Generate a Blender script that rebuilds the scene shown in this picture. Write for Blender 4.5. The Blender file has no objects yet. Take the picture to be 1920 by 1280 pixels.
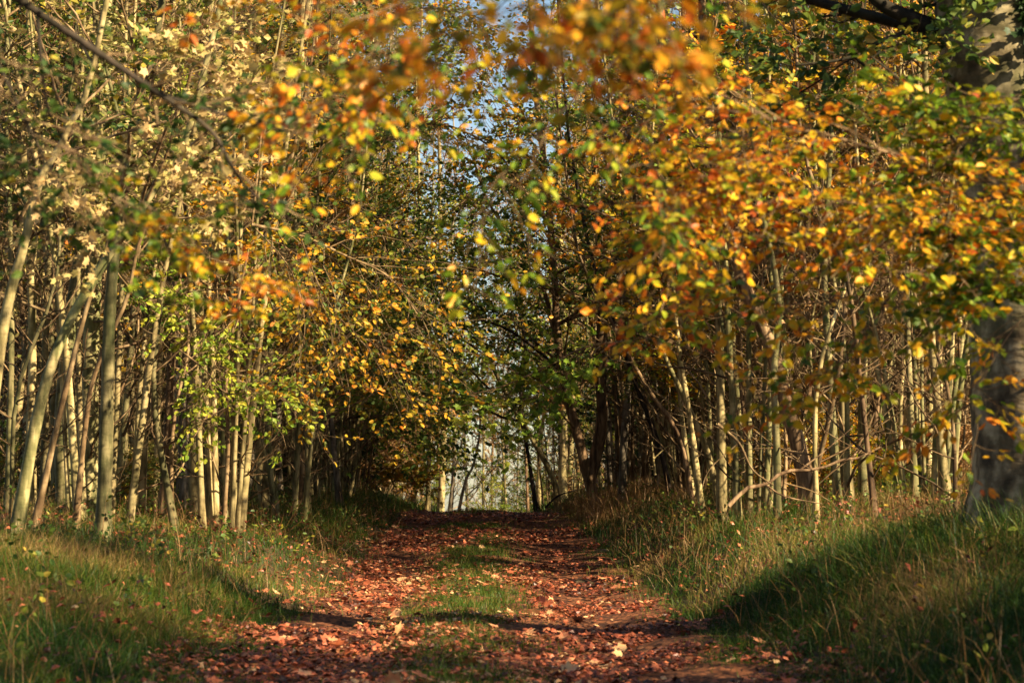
import bpy, math
import numpy as np
from mathutils import Vector, Matrix

# ------------------------------------------------------------------ camera, world, sun, exposure
S = bpy.context.scene
C = S.collection
CAM = np.array([0.0, 0.0, 1.0])
F = 85 / 36 * 1920            # focal length in photograph pixels
HORIZ = 940                   # eye level row in the photograph
PITCH = math.atan((HORIZ - 640) / F)

cd = bpy.data.cameras.new('camera'); cam = bpy.data.objects.new('camera', cd); C.objects.link(cam)
cam.location = CAM; cam.rotation_euler = (math.radians(90) + PITCH, 0, 0)
cd.lens = 85; cd.sensor_width = 36; cd.clip_start = 0.1; cd.clip_end = 6000
cd.dof.use_dof = True; cd.dof.focus_distance = 33; cd.dof.aperture_fstop = 5.0
S.camera = cam

SUN_AZ = math.radians(121)    # clockwise from +Y: behind the camera, to its right
SUN_EL = math.radians(28)
w = bpy.data.worlds.new('World'); S.world = w; w.use_nodes = True
nt = w.node_tree; nt.nodes.clear()
sky = nt.nodes.new('ShaderNodeTexSky'); sky.sky_type = 'NISHITA'; sky.sun_disc = False
sky.sun_elevation = SUN_EL; sky.sun_rotation = SUN_AZ; sky.air_density = 1.0; sky.dust_density = 0.6
bg = nt.nodes.new('ShaderNodeBackground'); bg.inputs[1].default_value = 0.05
wo = nt.nodes.new('ShaderNodeOutputWorld')
nt.links.new(sky.outputs[0], bg.inputs[0]); nt.links.new(bg.outputs[0], wo.inputs[0])

sd = bpy.data.lights.new('sun', 'SUN'); sd.energy = 5.0; sd.angle = math.radians(0.5); sd.color = (1.0, 0.84, 0.58)
sun = bpy.data.objects.new('sun', sd); C.objects.link(sun)
sdir = Vector((math.sin(SUN_AZ) * math.cos(SUN_EL), math.cos(SUN_AZ) * math.cos(SUN_EL), math.sin(SUN_EL)))
sun.rotation_euler = sdir.to_track_quat('Z', 'Y').to_euler()

S.view_settings.view_transform = 'Standard'; S.view_settings.look = 'None'
S.view_settings.gamma = 1; S.view_settings.use_curve_mapping = False
S.view_settings.exposure = 1.75
S.render.engine = 'CYCLES'
cy = S.cycles
cy.max_bounces = 6; cy.diffuse_bounces = 2; cy.glossy_bounces = 2; cy.transmission_bounces = 4; cy.transparent_max_bounces = 4
cy.use_denoising = True; cy.sample_clamp_indirect = 4

# ------------------------------------------------------------------ helpers
R = np.random.default_rng(7)

def norm(v):
    v = np.asarray(v, float)
    return v / np.maximum(np.linalg.norm(v, axis=-1, keepdims=True), 1e-9)

def at(px, py, d):
    """World point seen at photograph pixel (px, py) at a forward distance d."""
    return np.array([(px - 960) / F * d, d, CAM[2] + (HORIZ - py) / F * d])

class MB:
    """collects vertices and faces for ONE mesh"""
    def __init__(self):
        self.v = []; self.f = []; self.r = []; self.n = 0
    def add(self, v, faces, rnd=0.5):
        v = np.asarray(v, float).reshape(-1, 3)
        for fa in (faces if isinstance(faces, list) else [faces]):
            self.f.append(np.asarray(fa, np.int32) + self.n)
        self.v.append(v); self.n += len(v)
        self.r.append(np.full(len(v), rnd) if np.isscalar(rnd) else np.asarray(rnd, float))
    def tube(self, p, r, s=6, rnd=0.5, rough=0.0):
        p = np.asarray(p, float); r = np.asarray(r, float); k = len(p)
        t = norm(np.gradient(p, axis=0))
        ref = np.array([0.31, 0.95, 0.02]) if abs(t[0][1]) < 0.8 else np.array([1.0, 0.1, 0.05])
        u = norm(np.cross(t, ref)); w_ = np.cross(t, u)
        a = np.arange(s) * 2 * math.pi / s
        rr = r[:, None] * (1 + rough * R.normal(size=(k, s)))
        v = p[:, None] + rr[..., None] * (np.cos(a)[None, :, None] * u[:, None] + np.sin(a)[None, :, None] * w_[:, None])
        i = np.arange(k - 1)[:, None] * s; j = np.arange(s)[None]; j2 = (j + 1) % s
        q = np.stack([i + j, i + j2, i + s + j2, i + s + j], -1).reshape(-1, 4)
        self.add(v, q, rnd)
    def build(self, name, mat, parent=None, smooth=False, **props):
        me = bpy.data.meshes.new(name)
        v = np.concatenate(self.v).astype(np.float32)
        me.vertices.add(len(v)); me.vertices.foreach_set('co', v.ravel())
        tot = np.concatenate([np.full(len(f), f.shape[1], np.int32) for f in self.f])
        li = np.concatenate([f.ravel() for f in self.f]).astype(np.int32)
        me.loops.add(len(li)); me.loops.foreach_set('vertex_index', li)
        me.polygons.add(len(tot))
        me.polygons.foreach_set('loop_start', np.concatenate([[0], np.cumsum(tot)[:-1]]).astype(np.int32))
        me.polygons.foreach_set('loop_total', tot)
        me.polygons.foreach_set('use_smooth', np.full(len(tot), smooth))
        at_ = me.attributes.new('rnd', 'FLOAT', 'POINT'); at_.data.foreach_set('value', np.concatenate(self.r).astype(np.float32))
        me.update(calc_edges=True)
        if mat: me.materials.append(mat)
        o = bpy.data.objects.new(name, me); C.objects.link(o)
        if parent: o.parent = parent
        for k_, x in props.items(): o[k_] = x
        return o

def empty(name, loc, rz=0, sc=1, **props):
    o = bpy.data.objects.new(name, None); C.objects.link(o)
    o.location = loc; o.rotation_euler = (0, 0, rz); o.scale = (sc, sc, sc); o.empty_display_size = 0.2
    for k_, x in props.items(): o[k_] = x
    return o

# leaf templates: (vertices, [faces]); x along the leaf, y across, z out of it
T_OVAL = (np.array([[0,0,0],[.5,0,-.05],[1,0,-.1],[.28,.30,.05],[.68,.27,.03],[.28,-.30,.05],[.68,-.27,.03]]),
          [np.array([[0,1,4,3],[0,5,6,1]]), np.array([[1,2,4],[1,6,2]])])
T_DIA = (np.array([[0,0,0],[.48,.36,.07],[1,0,-.06],[.48,-.36,.07]]), [np.array([[0,2,1],[0,3,2]])])
_m = [(0,0),(.12,.42),(.34,.30),(.62,.55),(.62,.24),(1.0,0)]
_mm = np.array([[x, y, .12 * abs(y)] for x, y in _m] + [[x, -y, .12 * abs(y)] for x, y in _m[1:5]] + [[.45, 0, -.03]])
T_MAPLE = (_mm, [np.array([[10,1,0],[10,2,1],[10,3,2],[10,4,3],[10,5,4],[10,0,6],[10,6,7],[10,7,8],[10,8,9],[10,9,5]])])
T_CURL = (np.array([[0,0,0],[.5,.1,.22],[1,0,.02],[.4,.36,.05],[.6,-.30,.16]]), [np.array([[0,1,3],[1,2,3],[0,4,1],[4,2,1]])])

def add_leaves(mb, P, D, N, size, rnd, T):
    n = len(P)
    if n == 0: return
    tv, tf = T
    D = norm(D); Y = norm(np.cross(N, D)); N = np.cross(D, Y)
    fold = R.uniform(0.3, 1.6, n)
    v = (P[:, None] + size[:, None, None] * (tv[None, :, 0, None] * D[:, None] + tv[None, :, 1, None] * Y[:, None]
         + tv[None, :, 2, None] * fold[:, None, None] * N[:, None]))
    off = (np.arange(n) * len(tv))[:, None, None]
    mb.add(v, [(f[None] + off).reshape(-1, f.shape[1]) for f in tf], np.repeat(rnd, len(tv)))

def curve(p, d, L, k, wander=0.12, up=0.0):
    pts = [np.array(p, float)]; d = norm(d)
    for i in range(k - 1):
        d = norm(d + R.normal(size=3) * wander + np.array([0, 0, up]))
        pts.append(pts[-1] + d * L / (k - 1))
    return np.array(pts)

def smooth_path(pts, k):
    """Catmull-Rom resample"""
    pts = np.asarray(pts, float)
    if len(pts) < 3: return pts[0] + np.linspace(0, 1, k)[:, None] * (pts[-1] - pts[0])
    q = np.vstack([2 * pts[0] - pts[1], pts, 2 * pts[-1] - pts[-2]])
    out = []
    for t in np.linspace(0, len(pts) - 1 - 1e-6, k):
        i = int(t); f = t - i; a, b, c, d = q[i:i + 4]
        out.append(0.5 * (2 * b + (c - a) * f + (2 * a - 5 * b + 4 * c - d) * f * f + (3 * b - a - 3 * c + d) * f ** 3))
    return np.array(out)

# ------------------------------------------------------------------ materials
def mat_new(name):
    m = bpy.data.materials.new(name); m.use_nodes = True; m.node_tree.nodes.clear()
    return m, m.node_tree.nodes, m.node_tree.links

def ramp(N, stops, interp='LINEAR'):
    r = N.new('ShaderNodeValToRGB'); cr = r.color_ramp; cr.interpolation = interp
    while len(cr.elements) < len(stops): cr.elements.new(0.5)
    for e, (p, c) in zip(cr.elements, stops): e.position = p; e.color = (*c, 1)
    return r

def leaf_mat(name, stops, trans=0.34, spec=0.25, objvar=0.18, rough=0.5):
    m, N, L = mat_new(name)
    a = N.new('ShaderNodeAttribute'); a.attribute_name = 'rnd'
    oi = N.new('ShaderNodeObjectInfo')
    ma = N.new('ShaderNodeMath'); ma.operation = 'MULTIPLY_ADD'; ma.inputs[1].default_value = objvar; ma.inputs[2].default_value = -objvar / 2
    L.new(oi.outputs['Random'], ma.inputs[0])
    ad = N.new('ShaderNodeMath'); ad.operation = 'ADD'; L.new(a.outputs['Fac'], ad.inputs[0]); L.new(ma.outputs[0], ad.inputs[1])
    tc = N.new('ShaderNodeTexCoord'); no = N.new('ShaderNodeTexNoise'); no.inputs['Scale'].default_value = 22; no.inputs['Detail'].default_value = 2
    L.new(tc.outputs['Object'], no.inputs['Vector'])
    mb = N.new('ShaderNodeMath'); mb.operation = 'MULTIPLY_ADD'; mb.inputs[1].default_value = 0.4; mb.inputs[2].default_value = -0.2
    L.new(no.outputs['Fac'], mb.inputs[0])
    a2 = N.new('ShaderNodeMath'); a2.operation = 'ADD'; L.new(ad.outputs[0], a2.inputs[0]); L.new(mb.outputs[0], a2.inputs[1])
    r = ramp(N, stops); L.new(a2.outputs[0], r.inputs[0])
    p = N.new('ShaderNodeBsdfPrincipled'); p.inputs['Roughness'].default_value = rough
    p.inputs['Specular IOR Level'].default_value = spec
    t = N.new('ShaderNodeBsdfTranslucent'); mx = N.new('ShaderNodeMixShader'); mx.inputs[0].default_value = trans
    L.new(r.outputs[0], p.inputs['Base Color']); L.new(r.outputs[0], t.inputs['Color'])
    L.new(p.outputs[0], mx.inputs[1]); L.new(t.outputs[0], mx.inputs[2])
    o = N.new('ShaderNodeOutputMaterial'); L.new(mx.outputs[0], o.inputs[0])
    return m

def bark_mat(name, c1, c2, c3, scale=(9, 9, 2.2), bump=0.5, moss=0.35, ridges=False):
    m, N, L = mat_new(name)
    tc = N.new('ShaderNodeTexCoord'); mp = N.new('ShaderNodeMapping'); mp.inputs['Scale'].default_value = scale
    L.new(tc.outputs['Object'], mp.inputs['Vector'])
    n1 = N.new('ShaderNodeTexNoise'); n1.inputs['Scale'].default_value = 1.6; n1.inputs['Detail'].default_value = 5
    L.new(mp.outputs[0], n1.inputs['Vector'])
    r = ramp(N, [(0.36, c1), (0.5, c2), (0.63, c3)]); L.new(n1.outputs['Fac'], r.inputs[0])
    n2 = N.new('ShaderNodeTexNoise'); n2.inputs['Scale'].default_value = 1.1; n2.inputs['Detail'].default_value = 3
    L.new(tc.outputs['Object'], n2.inputs['Vector'])
    mr = ramp(N, [(0.45, (0, 0, 0)), (0.7, (1, 1, 1))]); L.new(n2.outputs['Fac'], mr.inputs[0])
    mm = N.new('ShaderNodeMath'); mm.operation = 'MULTIPLY'; mm.inputs[1].default_value = moss; L.new(mr.outputs[0], mm.inputs[0])
    mx = N.new('ShaderNodeMixRGB'); L.new(mm.outputs[0], mx.inputs[0]); L.new(r.outputs[0], mx.inputs[1]); mx.inputs[2].default_value = (0.13, 0.16, 0.045, 1)
    oi = N.new('ShaderNodeObjectInfo'); hv = N.new('ShaderNodeHueSaturation')
    mv = N.new('ShaderNodeMath'); mv.operation = 'MULTIPLY_ADD'; mv.inputs[1].default_value = 0.7; mv.inputs[2].default_value = 0.65
    L.new(oi.outputs['Random'], mv.inputs[0]); L.new(mv.outputs[0], hv.inputs['Value']); L.new(mx.outputs[0], hv.inputs['Color'])
    # fine rings or ridges
    mp2 = N.new('ShaderNodeMapping'); mp2.inputs['Scale'].default_value = (30, 30, 5) if ridges else (9, 9, 26)
    L.new(tc.outputs['Object'], mp2.inputs['Vector'])
    n3 = N.new('ShaderNodeTexNoise'); n3.inputs['Scale'].default_value = 1; n3.inputs['Detail'].default_value = 3; L.new(mp2.outputs[0], n3.inputs['Vector'])
    dk = ramp(N, [(0.34, (0.45, 0.42, 0.4)), (0.5, (1, 1, 1))]); L.new(n3.outputs['Fac'], dk.inputs[0])
    m3 = N.new('ShaderNodeMixRGB'); m3.blend_type = 'MULTIPLY'; m3.inputs[0].default_value = 0.8 if ridges else 0.4
    L.new(hv.outputs[0], m3.inputs[1]); L.new(dk.outputs[0], m3.inputs[2])
    bp = N.new('ShaderNodeBump'); bp.inputs['Strength'].default_value = bump; bp.inputs['Distance'].default_value = 0.01; L.new(n3.outputs['Fac'], bp.inputs['Height'])
    p = N.new('ShaderNodeBsdfPrincipled'); p.inputs['Roughness'].default_value = 0.85; p.inputs['Specular IOR Level'].default_value = 0.2
    L.new(m3.outputs[0], p.inputs['Base Color']); L.new(bp.outputs[0], p.inputs['Normal'])
    o = N.new('ShaderNodeOutputMaterial'); L.new(p.outputs[0], o.inputs[0])
    return m

def soil_mat(name, cols, scale=14, vs=16):
    m, N, L = mat_new(name)
    tc = N.new('ShaderNodeTexCoord')
    n1 = N.new('ShaderNodeTexNoise'); n1.inputs['Scale'].default_value = scale; n1.inputs['Detail'].default_value = 6; L.new(tc.outputs['Object'], n1.inputs['Vector'])
    vo = N.new('ShaderNodeTexVoronoi'); vo.inputs['Scale'].default_value = vs; L.new(tc.outputs['Object'], vo.inputs['Vector'])
    mx = N.new('ShaderNodeMixRGB'); mx.inputs[0].default_value = 0.5; L.new(n1.outputs['Fac'], mx.inputs[1]); L.new(vo.outputs['Color'], mx.inputs[2])
    r = ramp(N, cols); L.new(mx.outputs[0], r.inputs[0])
    bp = N.new('ShaderNodeBump'); bp.inputs['Strength'].default_value = 0.8; bp.inputs['Distance'].default_value = 0.03; L.new(mx.outputs[0], bp.inputs['Height'])
    p = N.new('ShaderNodeBsdfPrincipled'); p.inputs['Roughness'].default_value = 0.95; p.inputs['Specular IOR Level'].default_value = 0.15
    L.new(r.outputs[0], p.inputs['Base Color']); L.new(bp.outputs[0], p.inputs['Normal'])
    o = N.new('ShaderNodeOutputMaterial'); L.new(p.outputs[0], o.inputs[0])
    return m

LEAF = {
 'gold':  leaf_mat('leaf_gold',  [(0, (.07,.12,.015)), (.3, (.20,.20,.02)), (.5, (.50,.28,.018)), (.8, (.66,.30,.022)), (1, (.52,.16,.02))]),
 'green': leaf_mat('leaf_green', [(0, (.025,.055,.012)), (.45, (.07,.12,.018)), (.75, (.17,.20,.025)), (.92, (.45,.33,.04)), (1, (.5,.30,.05))]),
 'lime':  leaf_mat('leaf_lime',  [(0, (.06,.12,.012)), (.4, (.17,.25,.02)), (.75, (.42,.42,.04)), (1, (.58,.42,.05))]),
 'orange':leaf_mat('leaf_orange',[(0, (.07,.12,.012)), (.22, (.20,.20,.015)), (.42, (.72,.44,.02)), (.66, (.76,.30,.015)), (.88, (.60,.14,.012)), (1, (.26,.05,.01))], trans=.38, spec=.3, rough=.45),
 'mixed': leaf_mat('leaf_mixed', [(0, (.05,.11,.010)), (.28, (.17,.27,.015)), (.45, (.46,.42,.02)), (.62, (.80,.47,.02)), (.85, (.74,.25,.018)), (1, (.46,.09,.01))], trans=.38, spec=.3, rough=.45),
 'buff':  leaf_mat('leaf_buff',  [(0, (.09,.12,.02)), (.3, (.26,.25,.05)), (.6, (.46,.36,.12)), (1, (.56,.37,.16))], trans=.3),
 'brown': leaf_mat('leaf_brown', [(0, (.12,.07,.02)), (.4, (.32,.16,.05)), (.7, (.48,.24,.08)), (1, (.5,.33,.14))], trans=.35),
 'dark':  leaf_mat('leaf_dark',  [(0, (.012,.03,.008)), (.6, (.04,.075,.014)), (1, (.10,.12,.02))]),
}
LITTER = leaf_mat('leaf_litter', [(0, (.05,.018,.010)), (.3, (.15,.036,.016)), (.6, (.38,.095,.038)), (.85, (.58,.20,.09)), (1, (.66,.40,.18))], trans=.12, spec=.35, rough=.45)
GRASS = leaf_mat('grass_blades', [(0, (.012,.038,.004)), (.4, (.035,.085,.006)), (.7, (.10,.14,.012)), (.88, (.24,.17,.035)), (1, (.36,.22,.08))], trans=.35, objvar=0)
STRAW = leaf_mat('dry_stalks', [(0, (.10,.05,.015)), (.5, (.24,.12,.04)), (1, (.40,.24,.10))], trans=.25, objvar=0)
BARK = {
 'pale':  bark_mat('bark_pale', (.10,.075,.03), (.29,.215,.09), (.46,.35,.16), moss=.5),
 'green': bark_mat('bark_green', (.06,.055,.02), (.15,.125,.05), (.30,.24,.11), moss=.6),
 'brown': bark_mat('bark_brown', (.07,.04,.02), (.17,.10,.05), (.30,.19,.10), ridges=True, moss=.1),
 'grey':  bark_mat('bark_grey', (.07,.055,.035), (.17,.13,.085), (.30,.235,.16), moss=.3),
 'twig':  bark_mat('bark_twig', (.07,.04,.018), (.15,.09,.04), (.27,.18,.09), moss=.1, bump=.1),
 'dark':  bark_mat('bark_dark', (.015,.010,.007), (.03,.02,.014), (.06,.04,.028), moss=.1),
 'beech': bark_mat('bark_beech', (.045,.031,.016), (.115,.08,.042), (.29,.22,.125), scale=(5,5,3.5), bump=.8, moss=.4),
 'moss':  bark_mat('bark_moss', (.035,.03,.015), (.06,.075,.015), (.10,.12,.02), moss=.3),
}
SOIL = soil_mat('forest_soil', [(0.2, (.02,.016,.008)), (.5, (.055,.035,.016)), (.8, (.13,.07,.03))])
PATHM = soil_mat('path_soil', [(0.25, (.02,.011,.007)), (.45, (.07,.028,.014)), (.62, (.20,.07,.028)), (.8, (.34,.14,.06))], 10, 34)

# ------------------------------------------------------------------ terrain
PROF_Y = [-200, 0, 12, 20, 26, 32, 40, 46, 55, 70, 100, 160, 300, 3000]
PROF_Z = [0, 0, 0.02, 0.10, 0.28, 0.50, 0.74, 0.82, 0.72, 0.45, -0.6, -4, -10, -12]
_py = np.linspace(-200, 3000, 6401)
_pz = np.interp(_py, PROF_Y, PROF_Z)
_pz = np.convolve(np.pad(_pz, 5, mode='edge'), np.ones(11) / 11, 'valid')
def prof(y): return np.interp(y, _py, _pz)
def pcx(y): return np.interp(y, [-50, 5, 21, 45, 80, 120, 400], [0.05, 0.0, -0.2, -0.5, -1.1, -1.6, -9.0])
def half(y): return np.interp(y, [0, 12, 20, 30, 45, 100], [1.65, 1.6, 1.45, 1.35, 1.28, 1.4])

_w = [(R.uniform(.2, 3.2), R.uniform(0, 6.28), R.uniform(0, 6.28), R.uniform(0, 6.28)) for _ in range(14)]
def bump2(x, y):
    s = 0
    for k_, a, b, c in _w: s = s + np.sin(k_ * (np.cos(a) * x + np.sin(a) * y) + b) / (0.8 + k_)
    return s * 0.2

def ground(x, y, path=True):
    x = np.asarray(x, float); y = np.asarray(y, float)
    u = np.abs(x - pcx(y)); e = u - half(y)
    t = np.clip(e / 0.9, 0, 1); bank = 0.22 * t * t * (3 - 2 * t)
    bank = bank + np.interp(e, [0.5, 3, 7, 20, 60], [0, .26, .45, .6, .6])
    bank = bank * np.interp(y, [0, 12, 17, 24, 45, 60, 90], [.25, .4, .8, 1.15, .7, 1.1, 1.6])
    bank = bank + np.where(x > pcx(y), .40, .14) * np.clip((e - .2) / 1.6, 0, 1) * np.interp(y, [5, 11, 15, 20, 28, 42], [.15, .4, 1.15, .55, .4, 0.1])
    z = prof(y) + bank + bump2(x, y) * 0.11 * np.clip(e / 1.5 + 0.35, .25, 1)
    xx = x - pcx(y)
    rut = 0.06 * (np.exp(-((xx + .85) / .32) ** 2) + np.exp(-((xx - .75) / .38) ** 2))
    inn = np.clip(1.2 - np.abs(e + half(y)) / half(y), 0, 1)
    fine = .016 * (np.sin(9 * y + 3 * x + 2 * np.sin(2.3 * x + y)) + np.sin(5.3 * y - 4 * x + 1.7) + .7 * np.sin(14 * y + 7 * x + np.sin(5 * x)))
    return z - rut + fine * (inn > 0) * np.clip(inn * 3, 0, 1) * np.interp(y, [0, 40, 60], [1, .7, 0])

def sheet(name, xs, ys, fn, mat, **pr):
    X, Y = np.meshgrid(xs, ys); Z = fn(X, Y); nx, ny = X.shape[1], X.shape[0]
    mb = MB(); i = np.arange(ny - 1)[:, None] * nx + np.arange(nx - 1)[None]
    mb.add(np.stack([X, Y, Z], -1), np.stack([i, i + 1, i + nx + 1, i + nx], -1).reshape(-1, 4))
    return mb.build(name, mat, smooth=True, **pr)

gx = np.unique(np.concatenate([np.linspace(-8, 8, 97), np.linspace(-40, 40, 41), [-3000, -1200, -500, -200, -90, 90, 200, 500, 1200, 3000]]))
gy = np.unique(np.concatenate([np.linspace(-10, 60, 211), np.linspace(60, 160, 51), np.linspace(-60, -10, 11), [-2500, -800, -200, 220, 300, 500, 900, 1600, 3000]]))
sheet('ground', gx, gy, lambda x, y: ground(x, y) - 0.06 * (np.abs(x - pcx(y)) < half(y) - .05), SOIL, kind='structure')
# path: a strip following its own centre line
ys = np.concatenate([np.linspace(-10, 8, 60), np.linspace(8.1, 50, 560), np.linspace(50.5, 60, 19), np.linspace(62, 150, 45)]); us = np.linspace(-1, 1, 33)
Yp, U = np.meshgrid(ys, us, indexing='ij'); Xp = pcx(Yp) + U * (half(Yp) + .15)
Zp = ground(Xp, Yp) + 0.008 - 0.05 * (np.abs(U) > .97)
mb = MB(); nx = len(us); i = np.arange(len(ys) - 1)[:, None] * nx + np.arange(nx - 1)[None]
mb.add(np.stack([Xp, Yp, Zp], -1), np.stack([i, i + 1, i + nx + 1, i + nx], -1).reshape(-1, 4))
path = mb.build('path', PATHM, smooth=True, kind='structure')

# ------------------------------------------------------------------ tree growing
def leaf_on(poly, n, size, flat=0.6, spread=0.9, jitter=0.02):
    """n leaves along a twig polyline, alternate sides, more or less in the plane of the spray"""
    k = len(poly); t = np.sqrt(R.uniform(0.03, 1, n)) * (k - 1.001); i = t.astype(int); f = (t - i)[:, None]
    P = poly[i] * (1 - f) + poly[i + 1] * f; d = norm(poly[i + 1] - poly[i])
    side = norm(np.cross(d, [0, 0, 1.0])) * np.where(np.arange(n) % 2, 1, -1)[:, None]
    D = norm(d + side * R.uniform(.5, 1.4, (n, 1)) + R.normal(size=(n, 3)) * spread * .4 + np.array([0, 0, -.25]))
    N = norm(np.array([0, 0, 1.0]) * flat + R.normal(size=(n, 3)) * (1.15 - flat))
    return P + R.normal(size=(n, 3)) * jitter, D, N, size * R.uniform(.6, 1.25, n)

def grow_branches(trunk, tr, wood, leaves, nb, tmin, blen, nt, tl, nl, lsize, up=0.03, rnd0=None, flat=.5, template=T_DIA,
                  ang=(40, 80), az=None, sides=4, leafless=0.15):
    k = len(trunk)
    for b in range(nb):
        t = tmin + (1 - tmin) * (b + R.uniform(0, 1)) / nb
        x = t * (k - 1.001); i = int(x); p = trunk[i] * (1 - x + i) + trunk[i + 1] * (x - i); r = np.interp(x, np.arange(k), tr)
        d = norm(trunk[i + 1] - trunk[i]); a = R.uniform(0, 6.283) if az is None else R.normal(az, .7)
        s = np.array([math.cos(a), math.sin(a), 0]); e = math.radians(R.uniform(*ang))
        L = blen * (1.15 - .75 * (t - tmin) / (1 - tmin)) * R.uniform(.55, 1.25)
        br = curve(p, d * math.cos(e) + s * math.sin(e), L, 7, .13, up)
        rb = min(r * .55, .012 * L + .004)
        wood.tube(br, np.linspace(rb, rb * .3, 7), sides)
        bare = R.uniform() < leafless
        crnd = R.uniform(0, 1) if rnd0 is None else rnd0
        for q in range(nt):
            tt = R.uniform(.2, 1) * 5.99; j = int(tt); pp = br[j] * (1 - tt + j) + br[j + 1] * (tt - j); dd = norm(br[j + 1] - br[j])
            sd_ = norm(np.cross(dd, [0, 0, 1])) * (1 if q % 2 else -1)
            tw = curve(pp, dd + sd_ * R.uniform(.4, 1.2) + np.array([0, 0, R.normal(0, .25)]), tl * R.uniform(.5, 1.3), 4, .18, up - .03)
            wood.tube(tw, [rb * .35 + .001, rb * .3, rb * .2, .001], 3)
            if not bare and nl:
                P, D, N, s_ = leaf_on(tw, nl, lsize, flat)
                add_leaves(leaves, P, D, N, s_, np.clip(.5 + .45 * (crnd - .5) + R.normal(0, .2, nl), 0, 1), template)

def trunk_mesh(pts, r0, r1, sides=9, flare=.8, rough=.04, k=None):
    k = k or max(12, int(len(pts) * 3)); p = smooth_path(pts, k)
    h = np.linspace(0, 1, k); r = r0 + (r1 - r0) * h ** .8
    L = np.linalg.norm(np.diff(p, axis=0), axis=1).sum(); r = r * (1 + flare * np.exp(-h * L / .22)) * (1 + R.normal(0, rough, k))
    mb = MB(); mb.tube(p, r, sides, rough=rough * .6)
    return mb, p, r

COUNT = dict()
def make_pole(h=12, r=.07, lean=.03, nb=24, tmin=.2, nt=13, nl=17, lsize=.068, blen=1.6, bark='pale', leaf='gold', template=T_DIA, up=.05, wob=.10, tl=.6, leafless=.15):
    root = empty('pole_tree', (0, 0, 0))
    n = 7; pts = [np.zeros(3)]; d = np.array([R.normal(0, lean), R.normal(0, lean), 1])
    for i in range(1, n): pts.append(pts[-1] + d * h / (n - 1) + np.array([R.normal(0, wob), R.normal(0, wob), 0]))
    pts[0] = np.array([0, 0, -.15])
    mb, p, rr = trunk_mesh(pts, r, r * .25, k=22)
    mb.build('trunk', BARK[bark], root, True)
    wd, lv = MB(), MB()
    grow_branches(p, rr, wd, lv, nb, tmin, blen, nt, tl, nl, lsize, template=template, up=up, leafless=leafless)
    grow_branches(p[:9], rr[:9], wd, lv, 12, .1, .9, 4, .4, 0, lsize, up=.06, leafless=1, sides=3)
    wd.build('branchwork', BARK['twig'], root, True, kind='stuff')
    if lv.n: lv.build('foliage', LEAF[leaf], root, kind='stuff')
    return root

def make_coppice(ns=6, h=7, r=.035, nb=10, nt=9, nl=15, lsize=.068, leaf='gold', bark='pale', tmin=.26, blen=1.3, spread=.22, template=T_DIA):
    root = empty('coppice_tree', (0, 0, 0)); wd, lv = MB(), MB()
    for s in range(ns):
        a = 6.283 * s / ns + R.normal(0, .3); sp = spread * R.uniform(.3, 1.3); hh = h * R.uniform(.65, 1.1)
        b = np.array([math.cos(a), math.sin(a), 0]) * R.uniform(.08, .28)
        o = np.array([math.cos(a), math.sin(a), 0])
        pts = [b + [0, 0, -.12], b + o * sp * .25 * hh + [0, 0, hh * .25], b + o * sp * .7 * hh + np.array([R.normal(0, .12), R.normal(0, .12), hh * .55]),
               b + o * sp * 1.1 * hh + np.array([R.normal(0, .25), R.normal(0, .25), hh])]
        mb, p, rr = trunk_mesh(pts, r * R.uniform(.6, 1.25), .008, sides=7, k=14, flare=.3)
        mb.build('stem', BARK[bark], root, True)
        grow_branches(p[:6], rr[:6], wd, lv, 4, .15, .7, 3, .3, 0, lsize, up=.06, leafless=1, sides=3)
        grow_branches(p, rr, wd, lv, nb, tmin, blen, nt, .5, nl, lsize, template=template)
    wd.build('branchwork', BARK['twig'], root, True, kind='stuff')
    lv.build('foliage', LEAF[leaf], root, kind='stuff')
    return root

def make_bush(h=2.4, ns=9, leaf='green', lsize=.07, nl=14, name='shrub', bark='twig'):
    root = empty(name, (0, 0, 0)); wd, lv = MB(), MB()
    for s in range(ns):
        a = R.uniform(0, 6.283); o = np.array([math.cos(a), math.sin(a), 0]); hh = h * R.uniform(.6, 1.1)
        p = curve(o * .15 + [0, 0, -.05], o * R.uniform(.1, .8) + [0, 0, 1], hh, 9, .12, 0)
        wd.tube(p, np.linspace(.018, .004, 9), 4)
        grow_branches(p, np.linspace(.018, .004, 9), wd, lv, 8, .15, .8, 6, .35, nl, lsize)
    wd.build('branchwork', BARK[bark], root, True, kind='stuff')
    lv.build('foliage', LEAF[leaf], root, kind='stuff')
    return root

def clone(src, loc, rz, sc, palette=None, bark=None):
    r = src.copy(); C.objects.link(r); r.location = loc; r.rotation_euler = (0, 0, rz); r.scale = (sc, sc, sc)
    for ch in list(src.children):
        c = ch.copy(); C.objects.link(c); c.parent = r
        if palette and ch.name.startswith('foliage'):
            c.material_slots[0].link = 'OBJECT'; c.material_slots[0].material = LEAF[palette]
        if bark and ch.name.startswith(('trunk', 'stem')):
            c.material_slots[0].link = 'OBJECT'; c.material_slots[0].material = BARK[bark]
    return r

def describe(o, label, cat, group=None):
    o['label'] = label; o['category'] = cat
    if group: o['group'] = group

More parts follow.
